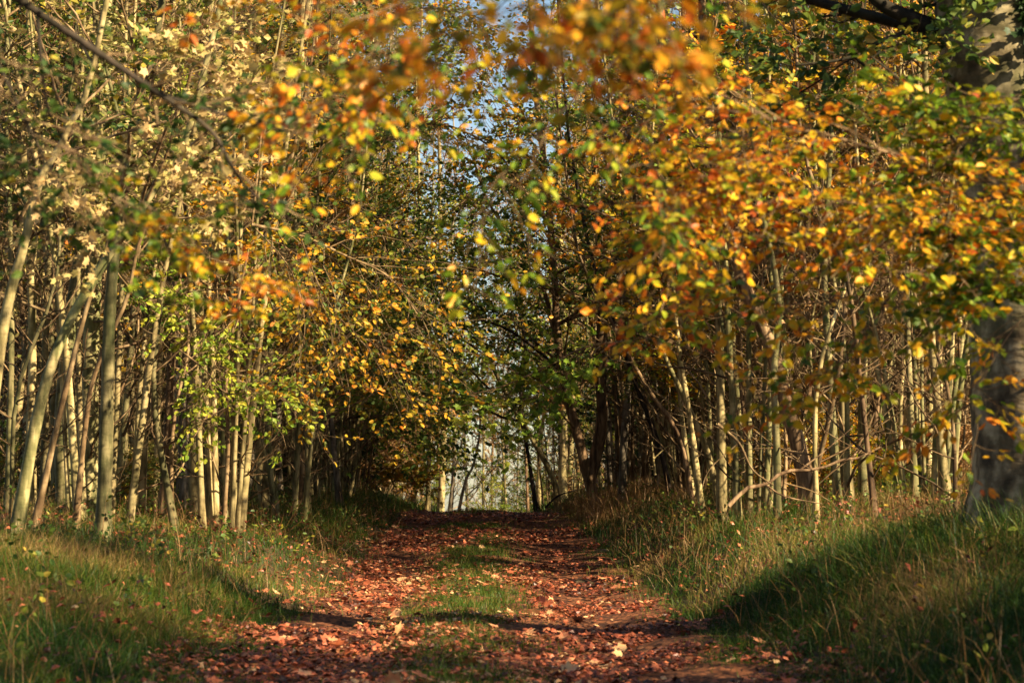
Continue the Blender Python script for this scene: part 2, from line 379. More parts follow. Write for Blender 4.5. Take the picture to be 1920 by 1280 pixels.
# variants (each becomes the first individual that uses it)
POLES = [make_pole(13, .075, nb=26), make_pole(12, .055, .05, nb=22, bark='green'), make_pole(14, .095, .02, nb=28, nt=10), make_pole(11, .045, .06, nb=24, wob=.18),
         make_pole(13, .065, .04, nb=20, blen=2.0, bark='green')]
COPS = [make_coppice(6), make_coppice(7, 8, .04, bark='green'), make_coppice(5, 6.5, .035, spread=.3), make_coppice(8, 7.5, .03, spread=.15)]
COPB = [make_coppice(8, 9, .036, nl=3, nb=7, spread=.12), make_coppice(7, 10, .045, nl=4, nb=7, spread=.10, bark='green'), make_coppice(9, 8, .03, nl=3, nb=6, spread=.16)]
BARE = [make_pole(15, .055, .02, nb=34, nl=3, nt=12, blen=1.8, up=.12, tmin=.12, leafless=.3), make_pole(14, .04, .04, nb=30, nl=3, nt=12, blen=1.5, up=.14, tmin=.12, leafless=.3, bark='green'), make_pole(16, .065, .03, nb=36, nl=2, nt=13, blen=2.0, up=.12, tmin=.14, leafless=.4)]
BUSHES = [make_bush(), make_bush(3.2, 10), make_bush(1.6, 8, nl=16)]
TALL = [make_pole(19, .13, .02, nb=60, tmin=.18, nt=14, nl=5, blen=2.4, bark='grey', leaf='brown', up=.12, tl=.9, lsize=.07, leafless=.3),
        make_pole(18, .10, .03, nb=54, tmin=.15, nt=14, nl=5, blen=2.2, bark='pale', leaf='brown', up=.14, tl=.9, lsize=.07, leafless=.3)]
for o in TALL: o.name = 'tall_tree'
RODS = []
for q in range(5):
    o = make_pole(R.uniform(5, 8), R.uniform(.016, .03), .09, nb=12, tmin=.3, nt=6, nl=11, blen=.9, wob=.16, bark='twig', tl=.4); o.name = 'sapling'; RODS.append(o)
used = set()

def put(src, x, y, rz, sc, palette, bark, label, group, cat='tree'):
    z = float(ground(x, y))
    if src.name not in used:
        used.add(src.name); o = src
        for ch in src.children:
            if palette and ch.name.startswith('foliage'): ch.material_slots[0].link = 'OBJECT'; ch.material_slots[0].material = LEAF[palette]
            if bark and ch.name.startswith(('trunk', 'stem')): ch.material_slots[0].link = 'OBJECT'; ch.material_slots[0].material = BARK[bark]
        o.location = (x, y, z); o.rotation_euler = (0, 0, rz); o.scale = (sc, sc, sc)
    else: o = clone(src, (x, y, z), rz, sc, palette, bark)
    describe(o, label, cat, group)
    return o

placed = []
def free(x, y, dmin):
    for a, b in placed:
        if (a - x) ** 2 + (b - y) ** 2 < dmin * dmin: return False
    placed.append((x, y)); return True

# ------------------------------------------------------------------ named trees traced in the photograph
def custom_tree(name, pix, d, wpx, label, bark='pale', leaf='gold', nb=18, tmin=.35, blen=1.6, nt=8, nl=14, dd=0, lsize=.075, cat='tree', r1=.35, ext=5,
                stems=None, flat=.5, az=None, template=T_DIA, group=None, sides=10):
    """pix: pixel points from foot to top, at distance d (top at d+dd); the trunk runs on above the frame"""
    P = [at(px, py, d + dd * i / max(1, len(pix) - 1)) for i, (px, py) in enumerate(pix)]
    g = float(ground(P[0][0], P[0][1])); P[0][2] = g - .12
    if P[1][2] < g + .15: P[1][2] = g + .4
    if ext: P.append(P[-1] + norm(P[-1] - P[-2]) * ext * .5 + np.array([0, 0, ext * .5]))
    base = P[0].copy(); root = empty(name, base)
    P = [p - base for p in P]
    r0 = wpx / F * d / 2
    mb, p, rr = trunk_mesh(P, r0, r0 * r1, k=26, sides=sides); mb.build('trunk', BARK[bark], root, True)
    wd, lv = MB(), MB()
    grow_branches(p, rr, wd, lv, nb, tmin, blen, nt, .55, nl, lsize, flat=flat, az=az, template=template)
    for sp in (stems or []):
        q, wq, sb = sp
        Q = [at(px, py, d) - base for px, py in q]
        i0 = np.argmin(np.linalg.norm(p - Q[0], axis=1)); Q[0] = p[i0]
        if ext and q[-1][1] < 60: Q.append(Q[-1] + norm(Q[-1] - Q[-2]) * 2)
        mb, p2, r2 = trunk_mesh(Q, wq / F * d / 2, wq / F * d / 2 * .4, k=18, flare=0, sides=8)
        mb.build('limb', BARK[sb or bark], root, True)
        grow_branches(p2, r2, wd, lv, max(4, nb // 2), .3, blen * .8, nt, .5, nl, lsize, flat=flat, template=template)
    wd.build('branchwork', BARK['twig'], root, True, kind='stuff')
    lv.build('foliage', LEAF[leaf], root, kind='stuff')
    describe(root, label, cat, group)
    placed.append((base[0], base[1]))
    return root

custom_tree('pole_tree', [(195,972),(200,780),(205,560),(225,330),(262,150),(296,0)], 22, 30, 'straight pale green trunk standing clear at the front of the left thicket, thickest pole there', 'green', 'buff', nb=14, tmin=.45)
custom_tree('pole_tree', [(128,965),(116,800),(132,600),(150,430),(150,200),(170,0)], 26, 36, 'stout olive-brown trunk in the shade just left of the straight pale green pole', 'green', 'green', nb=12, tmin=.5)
custom_tree('leaning_tree', [(28,970),(70,780),(120,620),(205,470),(300,330),(360,200)], 21, 26, 'long leaning stem bending right across the left thicket from the left corner of the wood', 'green', 'buff', nb=10, tmin=.5, ext=3)
custom_tree('leaning_tree', [(-40,960),(0,640),(40,460),(72,330),(120,240),(190,0)], 19, 24, 'sunlit stem at the left edge of the photograph, curving gently right as it rises', 'pale', 'green', nb=10, tmin=.5)
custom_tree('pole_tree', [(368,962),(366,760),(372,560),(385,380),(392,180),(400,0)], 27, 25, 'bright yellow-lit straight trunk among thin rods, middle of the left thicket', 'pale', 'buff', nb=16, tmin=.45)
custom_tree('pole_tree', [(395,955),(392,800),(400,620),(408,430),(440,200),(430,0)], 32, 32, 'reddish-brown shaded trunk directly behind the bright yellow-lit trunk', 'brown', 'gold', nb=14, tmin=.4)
custom_tree('forked_tree', [(505,950),(490,860),(492,740),(512,610),(538,420),(552,230),(562,0)], 33, 30, 'trunk forking into two upright stems above the golden leaves, left of the path', 'pale', 'gold', nb=16, tmin=.3,
            stems=[([(512,610),(560,400),(578,220),(560,90),(575,0)], 22, 'pale')])
custom_tree('pole_tree', [(578,935),(576,760),(577,600),(590,420),(590,200)], 34, 11, 'thin pale straight stem alone in the dark gap right of the forked trunk', 'pale', 'gold', nb=14, tmin=.35)
custom_tree('pole_tree', [(640,940),(622,800),(612,640),(650,400),(668,200),(668,0)], 38, 13, 'slim grey stem nearest the path on the left side, under the golden boughs', 'grey', 'gold', nb=20, tmin=.25, blen=2)
custom_tree('pole_tree', [(418,965),(428,840),(424,700),(445,560),(470,420)], 24, 9, 'thin pinkish wavy rod at the grass edge right of the yellow-lit trunk', 'twig', 'gold', nb=10, tmin=.4, ext=1.5, blen=1)
custom_tree('pole_tree', [(325,962),(322,860),(330,760),(352,640),(330,480),(342,300)], 25, 9, 'thin kinked rod at the grass edge left of the yellow-lit trunk', 'twig', 'lime', nb=10, tmin=.4, ext=1.5, blen=1)
custom_tree('leaning_tree', [(60,965),(120,740),(165,560),(225,380),(262,260)], 22, 13, 'slim pinkish stem leaning steeply right in front of the stout olive-brown trunk', 'twig', 'buff', nb=8, tmin=.5, ext=2)
custom_tree('leaning_tree', [(142,962),(160,800),(180,690),(235,560),(262,440),(330,300)], 23, 12, 'slim reddish stem leaning right between the olive-brown and the pale green trunks', 'twig', 'buff', nb=8, tmin=.5, ext=2)

custom_tree('twin_tree', [(1122,935),(1104,901),(1083,815),(1057,716),(1045,620),(1038,480),(1020,300),(1000,100)], 40, 24, 'dark twin-stemmed tree at the right edge of the path where it tops the rise', 'brown', 'green', nb=26, tmin=.25, blen=2.4,
            stems=[([(1110,905),(1128,800),(1126,680),(1132,560),(1150,430),(1170,200),(1165,0)], 26, 'brown'), ([(1050,700),(1000,650),(960,622),(925,606),(900,600)], 8, 'dark'), ([(1045,640),(1003,496),(945,422),(913,371),(885,290)], 9, 'brown')])
custom_tree('leaning_tree', [(1046,935),(1040,905),(1002,830),(962,762),(925,690),(900,630),(880,560)], 44, 13, 'pale slender trunk leaning left over the end of the path', 'pale', 'lime', nb=22, tmin=.35, blen=2.2, ext=1)
custom_tree('pole_tree', [(1165,935),(1170,820),(1180,700),(1175,560),(1190,400),(1180,200),(1185,0)], 38, 17, 'upright grey-brown stem just right of the dark twin-stemmed tree', 'grey', 'gold', nb=20, tmin=.3)
custom_tree('curved_tree', [(1522,935),(1502,860),(1475,760),(1448,655),(1405,555),(1372,440),(1345,330),(1330,160),(1320,0)], 25, 36, 'thick russet-brown trunk curving up to the left in the middle of the right thicket', 'brown', 'mixed', nb=12, tmin=.5)
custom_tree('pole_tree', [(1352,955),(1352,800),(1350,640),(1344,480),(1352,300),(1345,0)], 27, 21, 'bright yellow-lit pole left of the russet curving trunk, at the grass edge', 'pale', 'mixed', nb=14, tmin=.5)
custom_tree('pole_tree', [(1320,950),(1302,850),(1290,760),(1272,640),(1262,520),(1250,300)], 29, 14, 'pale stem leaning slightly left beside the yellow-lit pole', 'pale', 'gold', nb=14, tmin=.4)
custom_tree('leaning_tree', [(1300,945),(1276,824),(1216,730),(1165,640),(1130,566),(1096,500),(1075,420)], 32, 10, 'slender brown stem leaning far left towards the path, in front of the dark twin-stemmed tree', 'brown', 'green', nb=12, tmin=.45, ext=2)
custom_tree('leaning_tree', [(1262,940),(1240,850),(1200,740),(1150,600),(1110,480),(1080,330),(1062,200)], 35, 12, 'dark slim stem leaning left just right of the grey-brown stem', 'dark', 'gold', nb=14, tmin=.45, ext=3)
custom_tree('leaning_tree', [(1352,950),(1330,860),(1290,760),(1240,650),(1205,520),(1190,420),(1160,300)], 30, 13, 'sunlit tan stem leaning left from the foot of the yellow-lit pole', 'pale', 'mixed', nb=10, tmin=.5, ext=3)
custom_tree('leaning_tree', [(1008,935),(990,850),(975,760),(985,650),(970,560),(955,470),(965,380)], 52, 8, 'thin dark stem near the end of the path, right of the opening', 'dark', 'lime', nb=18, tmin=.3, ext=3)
custom_tree('pole_tree', [(802,948),(804,880),(806,780),(800,650),(790,500)], 50, 11, 'small yellow-lit trunk standing alone left of the end of the path', 'pale', 'lime', nb=22, tmin=.3, ext=4, blen=2)
custom_tree('leaning_tree', [(838,952),(850,900),(862,850),(872,790),(880,700)], 75, 7, 'white leaning stem in the distant opening, the left one of a pair', 'grey', 'lime', nb=16, tmin=.5, ext=5)
custom_tree('leaning_tree', [(852,952),(872,905),(888,870),(900,800),(896,700)], 78, 7, 'white leaning stem in the distant opening, the right one of a pair', 'grey', 'gold', nb=16, tmin=.5, ext=5)
custom_tree('pole_tree', [(1456,962),(1456,840),(1452,700),(1462,560),(1430,380),(1412,200),(1400,0)], 23, 17, 'smooth olive pole close in front of the russet curving trunk', 'green', 'mixed', nb=10, tmin=.55)
custom_tree('pole_tree', [(1572,945),(1562,820),(1556,700),(1548,500),(1560,300),(1575,0)], 24, 19, 'olive-grey pole with loose bark just right of the russet curving trunk', 'green', 'mixed', nb=10, tmin=.5)
custom_tree('pole_tree', [(1618,940),(1616,820),(1622,640),(1632,450),(1640,200),(1650,0)], 26, 20, 'pale green upright trunk behind the brown fallen bough', 'green', 'gold', nb=12, tmin=.5)
custom_tree('pole_tree', [(1700,915),(1704,800),(1690,640),(1702,450),(1715,200),(1722,0)], 27, 19, 'sunlit tan trunk midway between the brown fallen bough and the great beech', 'pale', 'gold', nb=12, tmin=.5)
custom_tree('pole_tree', [(1770,905),(1780,760),(1786,600),(1765,400),(1700,250),(1695,0)], 25, 13, 'slim pale stem close against the dark side of the great beech', 'pale', 'gold', nb=10, tmin=.5)

# ------------------------------------------------------------------ the great beech on the right
def great_beech():
    d = 16.0; px = [(1972,935),(1965,860),(1955,740),(1950,560),(1935,400),(1905,220),(1870,60),(1855,-120),(1850,-420),(1840,-900)]
    P = [at(a, b, d) for a, b in px]; P[0][2] = float(ground(P[0][0], d)) - .2
    base = P[0].copy(); P = [p - base for p in P]
    root = empty('great_beech', base)
    k = 60; p = smooth_path(P, k); L = np.concatenate([[0], np.cumsum(np.linalg.norm(np.diff(p, axis=0), axis=1))])
    s = 40; a = np.arange(s) * 2 * math.pi / s
    r = np.interp(L, [0, .25, .6, 1.2, 2.5, 3.6, 8], [.82, .64, .54, .49, .44, .36, .22])
    fl = np.exp(-L / .45)[:, None] * (.20 * np.cos(5 * a + 1.0) + .10 * np.cos(3 * a))[None] + .03 * np.cos(3 * a[None] + L[:, None] * .5) + .012 * R.normal(size=(k, s))
    rr = r[:, None] * (1 + fl)
    v = p[:, None] + rr[..., None] * np.stack([np.cos(a), np.sin(a), 0 * a], -1)[None]
    i = np.arange(k - 1)[:, None] * s; j = np.arange(s)[None]; j2 = (j + 1) % s
    mb = MB(); mb.add(v, np.stack([i + j, i + j2, i + s + j2, i + s + j], -1).reshape(-1, 4)); mb.build('trunk', BARK['beech'], root, True)
    def limb(pp, w0, w1, bark='dark', dz=0):  # dark bark puts the crown's shade into the limb colour
        Q = [at(a_, b_, d + dz * q_) - base for q_, (a_, b_) in enumerate(pp)]
        m_, p_, r_ = trunk_mesh(Q, w0 / F * d / 2, w1 / F * d / 2, k=20, flare=0, sides=9); m_.build('limb', BARK[bark], root, True); return p_, r_
    wd, lv = MB(), MB()
    p1, r1 = limb([(1850,90),(1790,62),(1742,38),(1700,20),(1655,-5),(1600,-60),(1500,-120)], 50, 16, 'dark')
    p2, r2 = limb([(1745,42),(1700,56),(1655,72),(1610,98),(1560,110),(1500,116)], 13, 4, 'dark')
    p3, r3 = limb([(1605,98),(1640,130),(1680,180),(1720,215)], 6, 2, 'dark')
    p4, r4 = limb([(1845,330),(1790,250),(1740,190),(1690,140),(1640,100)], 9, 3, 'dark', -.3)
    # unseen limbs added on the sunny side to dapple the trunk with shade
    for q_, (x1, y1, z1) in enumerate([(1.6, -1.6, .4), (2.4, -.4, -.3), (1.2, -2.0, 1.5)]):
        a0 = p[14 + 5 * q_]; Q = np.array([a0, a0 + np.array([x1, y1, z1]) * .4 + [0, 0, .25], a0 + np.array([x1, y1, z1]), a0 + np.array([x1, y1, z1]) * 1.5 - [0, 0, .3]])
        m_, p_, r_ = trunk_mesh(Q, .09, .02, k=16, flare=0, sides=8); m_.build('limb', BARK['dark'], root, True)
        grow_branches(p_, r_, wd, lv, 12, .25, 1.0, 8, .45, 12, .07, flat=.45)
    for pq, rq, n_ in ((p1, r1, 5), (p2, r2, 7), (p3, r3, 4), (p4, r4, 7)):
        grow_branches(pq, rq, wd, lv, n_, .25, 1.0, 8, .45, 12, .075, flat=.45, template=T_OVAL)
    # crown above the frame
    grow_branches(p[36:], r[36:], wd, lv, 18, .15, 3.6, 14, 1.1, 13, .09)
    wd.build('branchwork', BARK['dark'], root, True, kind='stuff'); lv.build('foliage', LEAF['green'], root, kind='stuff')
    # ivy on the right flank
    iv = MB(); n = 2600
    t = R.uniform(22, 58, n); ii = t.astype(int); az = R.normal(-.72, .30, n)
    sp = R.uniform(0, .1, n); rad = (r[ii] + .03 + sp)[:, None]; o = np.stack([np.cos(az), np.sin(az), 0 * az], -1)
    Pv = p[ii] * (1 - (t - ii))[:, None] + p[np.minimum(ii + 1, k - 1)] * (t - ii)[:, None] + o * rad
    add_leaves(iv, Pv, R.normal(size=(n, 3)) * .5 + np.array([0, 0, -.8]), o + R.normal(size=(n, 3)) * .4, R.uniform(.04, .09, n), np.clip(R.normal(.4, .25, n), 0, 1), T_MAPLE)
    iv.build('ivy', LEAF['dark'], root, kind='stuff', label='dark green ivy climbing the sunny flank of the trunk')
    describe(root, 'great old beech with a massive grey trunk at the right edge of the photograph', 'tree')
    placed.append((base[0], base[1]))
great_beech()

# ------------------------------------------------------------------ wood on both sides
def zone(px, y):
    side = 'left' if px < 960 else 'right'
    band = 'front' if y < 36 else ('middle' if y < 60 else 'back')
    return side, band

KIND = {'rod': 'thin sapling', 'pole': 'pole tree', 'coppice': 'coppice tree', 'tall': 'tall tree', 'shrub': 'shrub'}
TONE = {'gold': 'golden-leaved', 'green': 'green-leaved', 'lime': 'yellow-green', 'buff': 'buff-leaved', 'brown': 'brown-leaved', 'mixed': 'orange-green', 'dark': 'dark-leaved', 'orange': 'orange-leaved'}
SCAT = []

def palette(px, y):
    u = R.uniform()
    if px < 480: return ['buff', 'green', 'brown', 'gold'][int(np.searchsorted([.18, .60, .78], u))]
    if px < 860: return ['gold', 'green', 'lime', 'brown'][int(np.searchsorted([.32, .62, .72], u))]
    if px < 1200: return ['green', 'lime', 'gold', 'brown'][int(np.searchsorted([.3, .65, .85], u))]
    return ['gold', 'mixed', 'brown', 'green'][int(np.searchsorted([.25, .40, .75], u))]

def scatter(kind, srcs, n, y0, y1, dmin, edge, scl, fov=.235, power=1.0, fixed=None, xmax=None):
    c = 0; tries = 0
    while c < n and tries < n * 60:
        tries += 1
        y = (y0 ** power + (y1 ** power - y0 ** power) * R.uniform()) ** (1 / power); x = R.uniform(-fov, fov) * y
        e = abs(x - pcx(y)) - half(y)
        if 47 < y < 68 and 1 < x < 15 and kind != 'shrub' and R.uniform() < .65: continue
        if e < edge or not free(x, y, dmin): continue
        px = 960 + F * x / y; pal = fixed or palette(px, y)
        bk = {'rod': ['twig', 'pale', 'twig', 'green', 'brown'], 'pole': ['pale', 'green', 'grey', 'pale', 'brown'], 'coppice': ['pale', 'green', 'twig', 'pale', 'grey'], 'tall': ['grey', 'pale', 'brown', 'grey', 'pale'], 'shrub': [None] * 5}[kind][R.integers(5)]
        if kind == 'pole' and (px > 1260 or px < 560) and R.uniform() < .82:
            src = BARE[R.integers(3)]
        else: src = srcs[R.integers(len(srcs))]
        o = put(src, x, y, R.uniform(0, 6.283), R.uniform(*scl), pal, bk, '', None, 'shrub' if kind == 'shrub' else 'tree')
        SCAT.append((o, kind, pal, px, y))
        c += 1
    return c

for q in range(34):   # added shrubs whose dark leaf colour stands for shade between the trunks
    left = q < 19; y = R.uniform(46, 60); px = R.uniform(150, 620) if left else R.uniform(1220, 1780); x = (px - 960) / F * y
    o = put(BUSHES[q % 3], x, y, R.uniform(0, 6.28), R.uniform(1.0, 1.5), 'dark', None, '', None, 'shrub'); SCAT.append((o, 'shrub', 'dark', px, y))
for q in range(16):   # tall leafy trees closing over the ride
    y = 52 + q * 3.1; sg = -1 if q % 3 else 1; x = pcx(y) + sg * (half(y) + R.uniform(1.3, 3.5)); px = 960 + F * x / y; pal = ['lime', 'gold', 'lime', 'gold'][q % 4]
    o = put(POLES[q % 5], x, y, R.uniform(0, 6.28), R.uniform(1.35, 1.6), pal, 'grey', '', None, 'tree'); SCAT.append((o, 'pole', pal, px, y)); placed.append((x, y))
for q, (y, dx) in enumerate([(84,-2.3),(90,2.2),(97,-1.6),(104,1.2),(110,-2.6),(116,2.6),(122,.3),(76,2.6),(72,-2.6)]):
    x = pcx(y) + dx; px = 960 + F * x / y; pal = ['lime', 'gold', 'brown', 'green'][q % 4]
    o = put(POLES[q % 5], x, y, R.uniform(0, 6.28), R.uniform(1.4, 1.7), pal, 'pale', '', None, 'tree'); SCAT.append((o, 'pole', pal, px, y)); placed.append((x, y))
scatter('rod', RODS, 170, 22, 46, .38, 1.25, (.9, 1.8), power=1.6)
scatter('pole', POLES, 112, 23, 44, .48, 1.5, (.8, 1.15), power=1.6)
scatter('coppice', COPS, 16, 27, 44, .8, 1.1, (.75, 1.1), power=1.6)
scatter('coppice', COPB, 42, 24, 46, .75, 1.2, (.9, 1.25), power=1.6)
scatter('shrub', BUSHES, 26, 23, 40, .5, 1.7, (.25, .5), power=1.6)
scatter('pole', POLES, 70, 42, 78, .9, 1.3, (.85, 1.25), power=1.6)
scatter('coppice', COPS, 60, 44, 85, 1.2, 1.0, (.9, 1.3), power=1.6)
scatter('tall', TALL, 80, 46, 125, 1.6, 2.0, (.85, 1.15), power=1.6)
scatter('shrub', BUSHES, 75, 36, 100, 1.1, 0.9, (.8, 1.6), power=1.6)
scatter('tall', TALL, 18, 90, 160, 2.5, -9, (.8, 1.1), fov=.07)
scatter('pole', POLES, 14, 70, 110, 2.0, -.3, (1.1, 1.4), fov=.07)
scatter('coppice', COPS, 9, 100, 140, 2.5, -9, (.7, 1.0), fov=.07, fixed='lime')
scatter('shrub', BUSHES, 7, 90, 120, 1.5, -9, (.5, .8), fov=.05, fixed='lime')

# labels: each says which landmark of the picture it stands by
MARKS = [(30,'the long leaning stem'),(120,'the stout olive-brown trunk'),(200,'the straight pale green trunk'),(330,'the thin kinked rod'),(368,'the yellow-lit left trunk'),(420,'the reddish-brown left trunk'),
 (500,'the forked trunk'),(578,'the stem in the dark gap'),(640,'the slim grey stem'),(740,'the left bushes'),(900,'the far end of the path'),(1000,'the leaning pale trunk'),(1115,'the dark twin-stemmed tree'),
 (1168,'the grey-brown stem'),(1300,'the left-leaning pale stem'),(1352,'the yellow-lit right pole'),(1456,'the smooth olive pole'),(1515,'the russet curving trunk'),(1570,'the loose-barked pole'),(1618,'the pale green right trunk'),
 (1702,'the sunlit tan trunk'),(1772,'the slim stem by the beech'),(1930,'the great beech')]
groups = {}
for o, kind, pal, px, y in SCAT:
    m = min(MARKS, key=lambda q: abs(q[0] - px)); dx = px - m[0]
    rel = 'behind' if abs(dx) < 14 else ('behind and left of' if dx < 0 else 'behind and right of')
    if m[0] == 900: rel = {'behind': 'at', 'behind and left of': 'left of', 'behind and right of': 'right of'}[rel]
    if m[0] in (1930,) and kind != 'rod': rel = 'behind'
    dist = '' if y < 44 else ('deep ' if y < 75 else 'far ')
    groups.setdefault((TONE[pal] + ' ' + KIND[kind] + ' ' + dist + rel + ' ' + m[1]).replace('deep at', 'deep in at'), []).append((y, o, kind))
ORD = {2: ['the nearer', 'the farther'], 3: ['the nearest', 'the middle one', 'the farthest'], 4: ['the nearest', 'second back', 'third back', 'the farthest'], 5: ['the nearest', 'second back', 'third back', 'fourth back', 'the farthest']}
for lab, mem in groups.items():
    mem.sort(key=lambda q: q[0])
    for q, (y, o, kind) in enumerate(mem):
        lab = lab if len(lab.split()) <= 13 or len(mem) not in ORD else lab.replace(' of the ', ' of ')
        o['label'] = lab if len(mem) not in ORD else lab + ', ' + ORD[len(mem)][q]
        o['group'] = {'rod': 'thin saplings among the trunks', 'pole': 'pole trees of the wood', 'coppice': 'coppice trees of the wood', 'tall': 'tall twiggy trees at the back of the wood', 'shrub': 'shrubs under the trees'}[kind] if len(mem) in (1, 2, 3, 4, 5) else lab

# trees and shrubs added out of frame to cast dappled shade and block skylight
def offstage(kind, srcs, spots, pal):
    for k_, (x, y, sc) in enumerate(spots):
        lab = TONE[pal] + ' ' + KIND[kind] + ' unseen beside the camera, added for shade'
        put(srcs[k_ % len(srcs)], x, y, R.uniform(0, 6.28), sc, pal, 'grey', lab, 'unseen trees added for shade around the camera')
        placed.append((x, y))
offstage('pole', POLES, [(9.5,-.8,1.1),(12,-3,1.1),(14,4,1.2),(16,-6,1.2),(18,13,1.2),(8,-5,1.1)], 'gold')
offstage('shrub', [BUSHES[1]], [(5.8,2.6,1.6),(7.6,3.6,1.5),(7,0,1.7),(7.6,6.4,1.2)], 'lime')
offstage('coppice', COPB, [(5.2,8,.9),(5.8,5.2,1),(7.0,10,1),(9.3,9.3,1),(6.3,12.2,.8),(4.9,10.3,.8),(12,11,1.1)], 'lime')
offstage('coppice', [COPS[1]], [(5.4,10.4,.75),(6.6,8.8,.8)], 'gold')
offstage('pole', POLES, [(-6.5,6,1.1),(-8,14,1.1),(-7,-3,1.1)], 'green')
offstage('tall', TALL, [(20,-8,1),(13,-10,1),(18,2,1)], 'brown')
offstage('pole', POLES, [(-4,-6,1.4),(-1.8,-9,1.4),(2,-8,1.4),(4,-12,1.4),(-5,1,1.4),(-6,-10,1.4),(-9,2,1.4),(-9,17,1.4),(-11,6,1.4),(-3,-14,1.5),(1,-15,1.5),(6,-16,1.4),(-12,-4,1.5),(-12,20,1.4)], 'green')

# ------------------------------------------------------------------ grass, litter, undergrowth
def blades(mb, P, h, wdt, rnd, lean=.5, segs=3):
    n = len(P); az = R.uniform(0, 6.283, n); d = np.stack([np.cos(az), np.sin(az), 0 * az], -1)
    fa = R.uniform(-1.2, 1.2, n) + math.pi / 2 * 0; s = np.stack([np.cos(fa), np.sin(fa), 0 * fa], -1)   # width direction: mostly across the view
    ln = np.abs(R.normal(0, lean, n)) + .08
    rows = []
    for q in range(segs + 1):
        t = q / segs
        c = P + d * (ln * h * t ** 1.8)[:, None] + np.array([0, 0, 1]) * (h * (t - .38 * np.minimum(ln, 1.1) * t * t * t))[:, None]
        if q < segs: rows += [c - s * (wdt * (1 - t * .6) / 2)[:, None], c + s * (wdt * (1 - t * .6) / 2)[:, None]]
        else: rows.append(c)
    v = np.stack(rows, 1); m = 2 * segs + 1; off = (np.arange(n) * m)[:, None, None]
    qf = np.array([[2*q, 2*q+1, 2*q+3, 2*q+2] for q in range(segs - 1)]); tf = np.array([[2*segs-2, 2*segs-1, 2*segs]])
    mb.add(v, [(qf[None] + off).reshape(-1, 4), (tf[None] + off).reshape(-1, 3)], np.repeat(rnd, m))

def rand_ground(n, y0, y1, e0, e1, power=1.0, fov=.225):
    y = (y0 ** power + (y1 ** power - y0 ** power) * R.uniform(size=n)) ** (1 / power)
    sd_ = np.where(R.uniform(size=n) < .5, -1, 1); e = R.uniform(e0, e1, n)
    x = pcx(y) + sd_ * (half(y) + e); k = np.abs(x) < fov * y + .6
    return x[k], y[k], e[k], sd_[k]

def clumps(mb, x, y, h, per, w0, rnd, spread=.10, lean=.5, segs=3):
    n = len(x); ci = np.repeat(np.arange(n), per); m = len(ci)
    xx = x[ci] + R.normal(0, spread, m); yy = y[ci] + R.normal(0, spread, m)
    P = np.stack([xx, yy, ground(xx, yy) - .01], -1)
    blades(mb, P, h[ci] * R.uniform(.5, 1.2, m), w0 * R.uniform(.6, 1.3, m), np.clip(rnd[ci] + R.normal(0, .16, m), 0, 1), lean, segs)

mb = MB()
x, y, e, sd_ = rand_ground(15000, 9.5, 50, -.5, 5.5)
k = e > bump2(x * 3.1, y * 2.2 + 5) * .9 - .05; x, y, e, sd_ = x[k], y[k], e[k], sd_[k]
k = (e < 3.2) | (y < 21) | (R.uniform(size=len(x)) < .15); x, y, e, sd_ = x[k], y[k], e[k], sd_[k]
h = np.interp(e, [-.15, .3, 1, 3], [.07, .14, .20, .25]) * (1 + .5 * np.clip(bump2(x * 2.3, y * 2.3) * 2, -1, 1))
h = h * np.where(sd_ > 0, 1.2, .95)
clumps(mb, x, y, h, 13, .006, np.clip(.40 + bump2(x * 1.7 + 9, y * 1.7) * .9 + .12 * (sd_ > 0), 0, 1), .12, .95)
x, y, e, sd_ = rand_ground(9000, 9.6, 19, -.4, 2.6)
k = e > bump2(x * 3.1, y * 2.2 + 5) * .9 - .1; x, y, e, sd_ = x[k], y[k], e[k], sd_[k]
clumps(mb, x, y, np.interp(e, [-.4, .3, 1.2], [.05, .12, .22]) * R.uniform(.6, 1.3, len(x)), 12, .0045, np.clip(.42 + bump2(x * 2.7 + 9, y * 2.7) * .9, 0, 1), .10, 1.2)
# far verges, and woodland floor grass between the first stems
x, y, e, sd_ = rand_ground(2200, 50, 110, -.2, 5)
clumps(mb, x, y, .35 + 0 * x, 9, .016, np.clip(.45 + R.normal(0, .15, len(x)), 0, 1), .2, segs=2)
n = 420; a = R.uniform(0, 6.28, n); rr_ = R.uniform(.6, 1.5, n); x = 3.55 + rr_ * np.cos(a); y = 16 + rr_ * np.sin(a) - .3
clumps(mb, x, y, R.uniform(.3, .5, n), 12, .006, np.clip(.45 + R.normal(0, .2, n), 0, 1), .1, .9)
# centre strip
n = 4200; y = 10 + 34 * R.uniform(size=n) ** 1.3; x = pcx(y) - .18 + R.normal(0, .26, n)
k = (bump2(x * 2.1 + 4, y * .9) > np.interp(y, [11, 14, 19, 24, 40], [-.02, 0, -.12, -.15, .0])); x, y = x[k], y[k]
clumps(mb, x, y, .07 + .06 * R.uniform(size=len(x)), 12, .005, np.clip(.5 + R.normal(0, .15, len(x)), 0, 1), .06, .8, segs=2)
mb.build('grass', GRASS, kind='stuff', label='green and straw coloured grass on both verges and between the wheel tracks', category='grass')

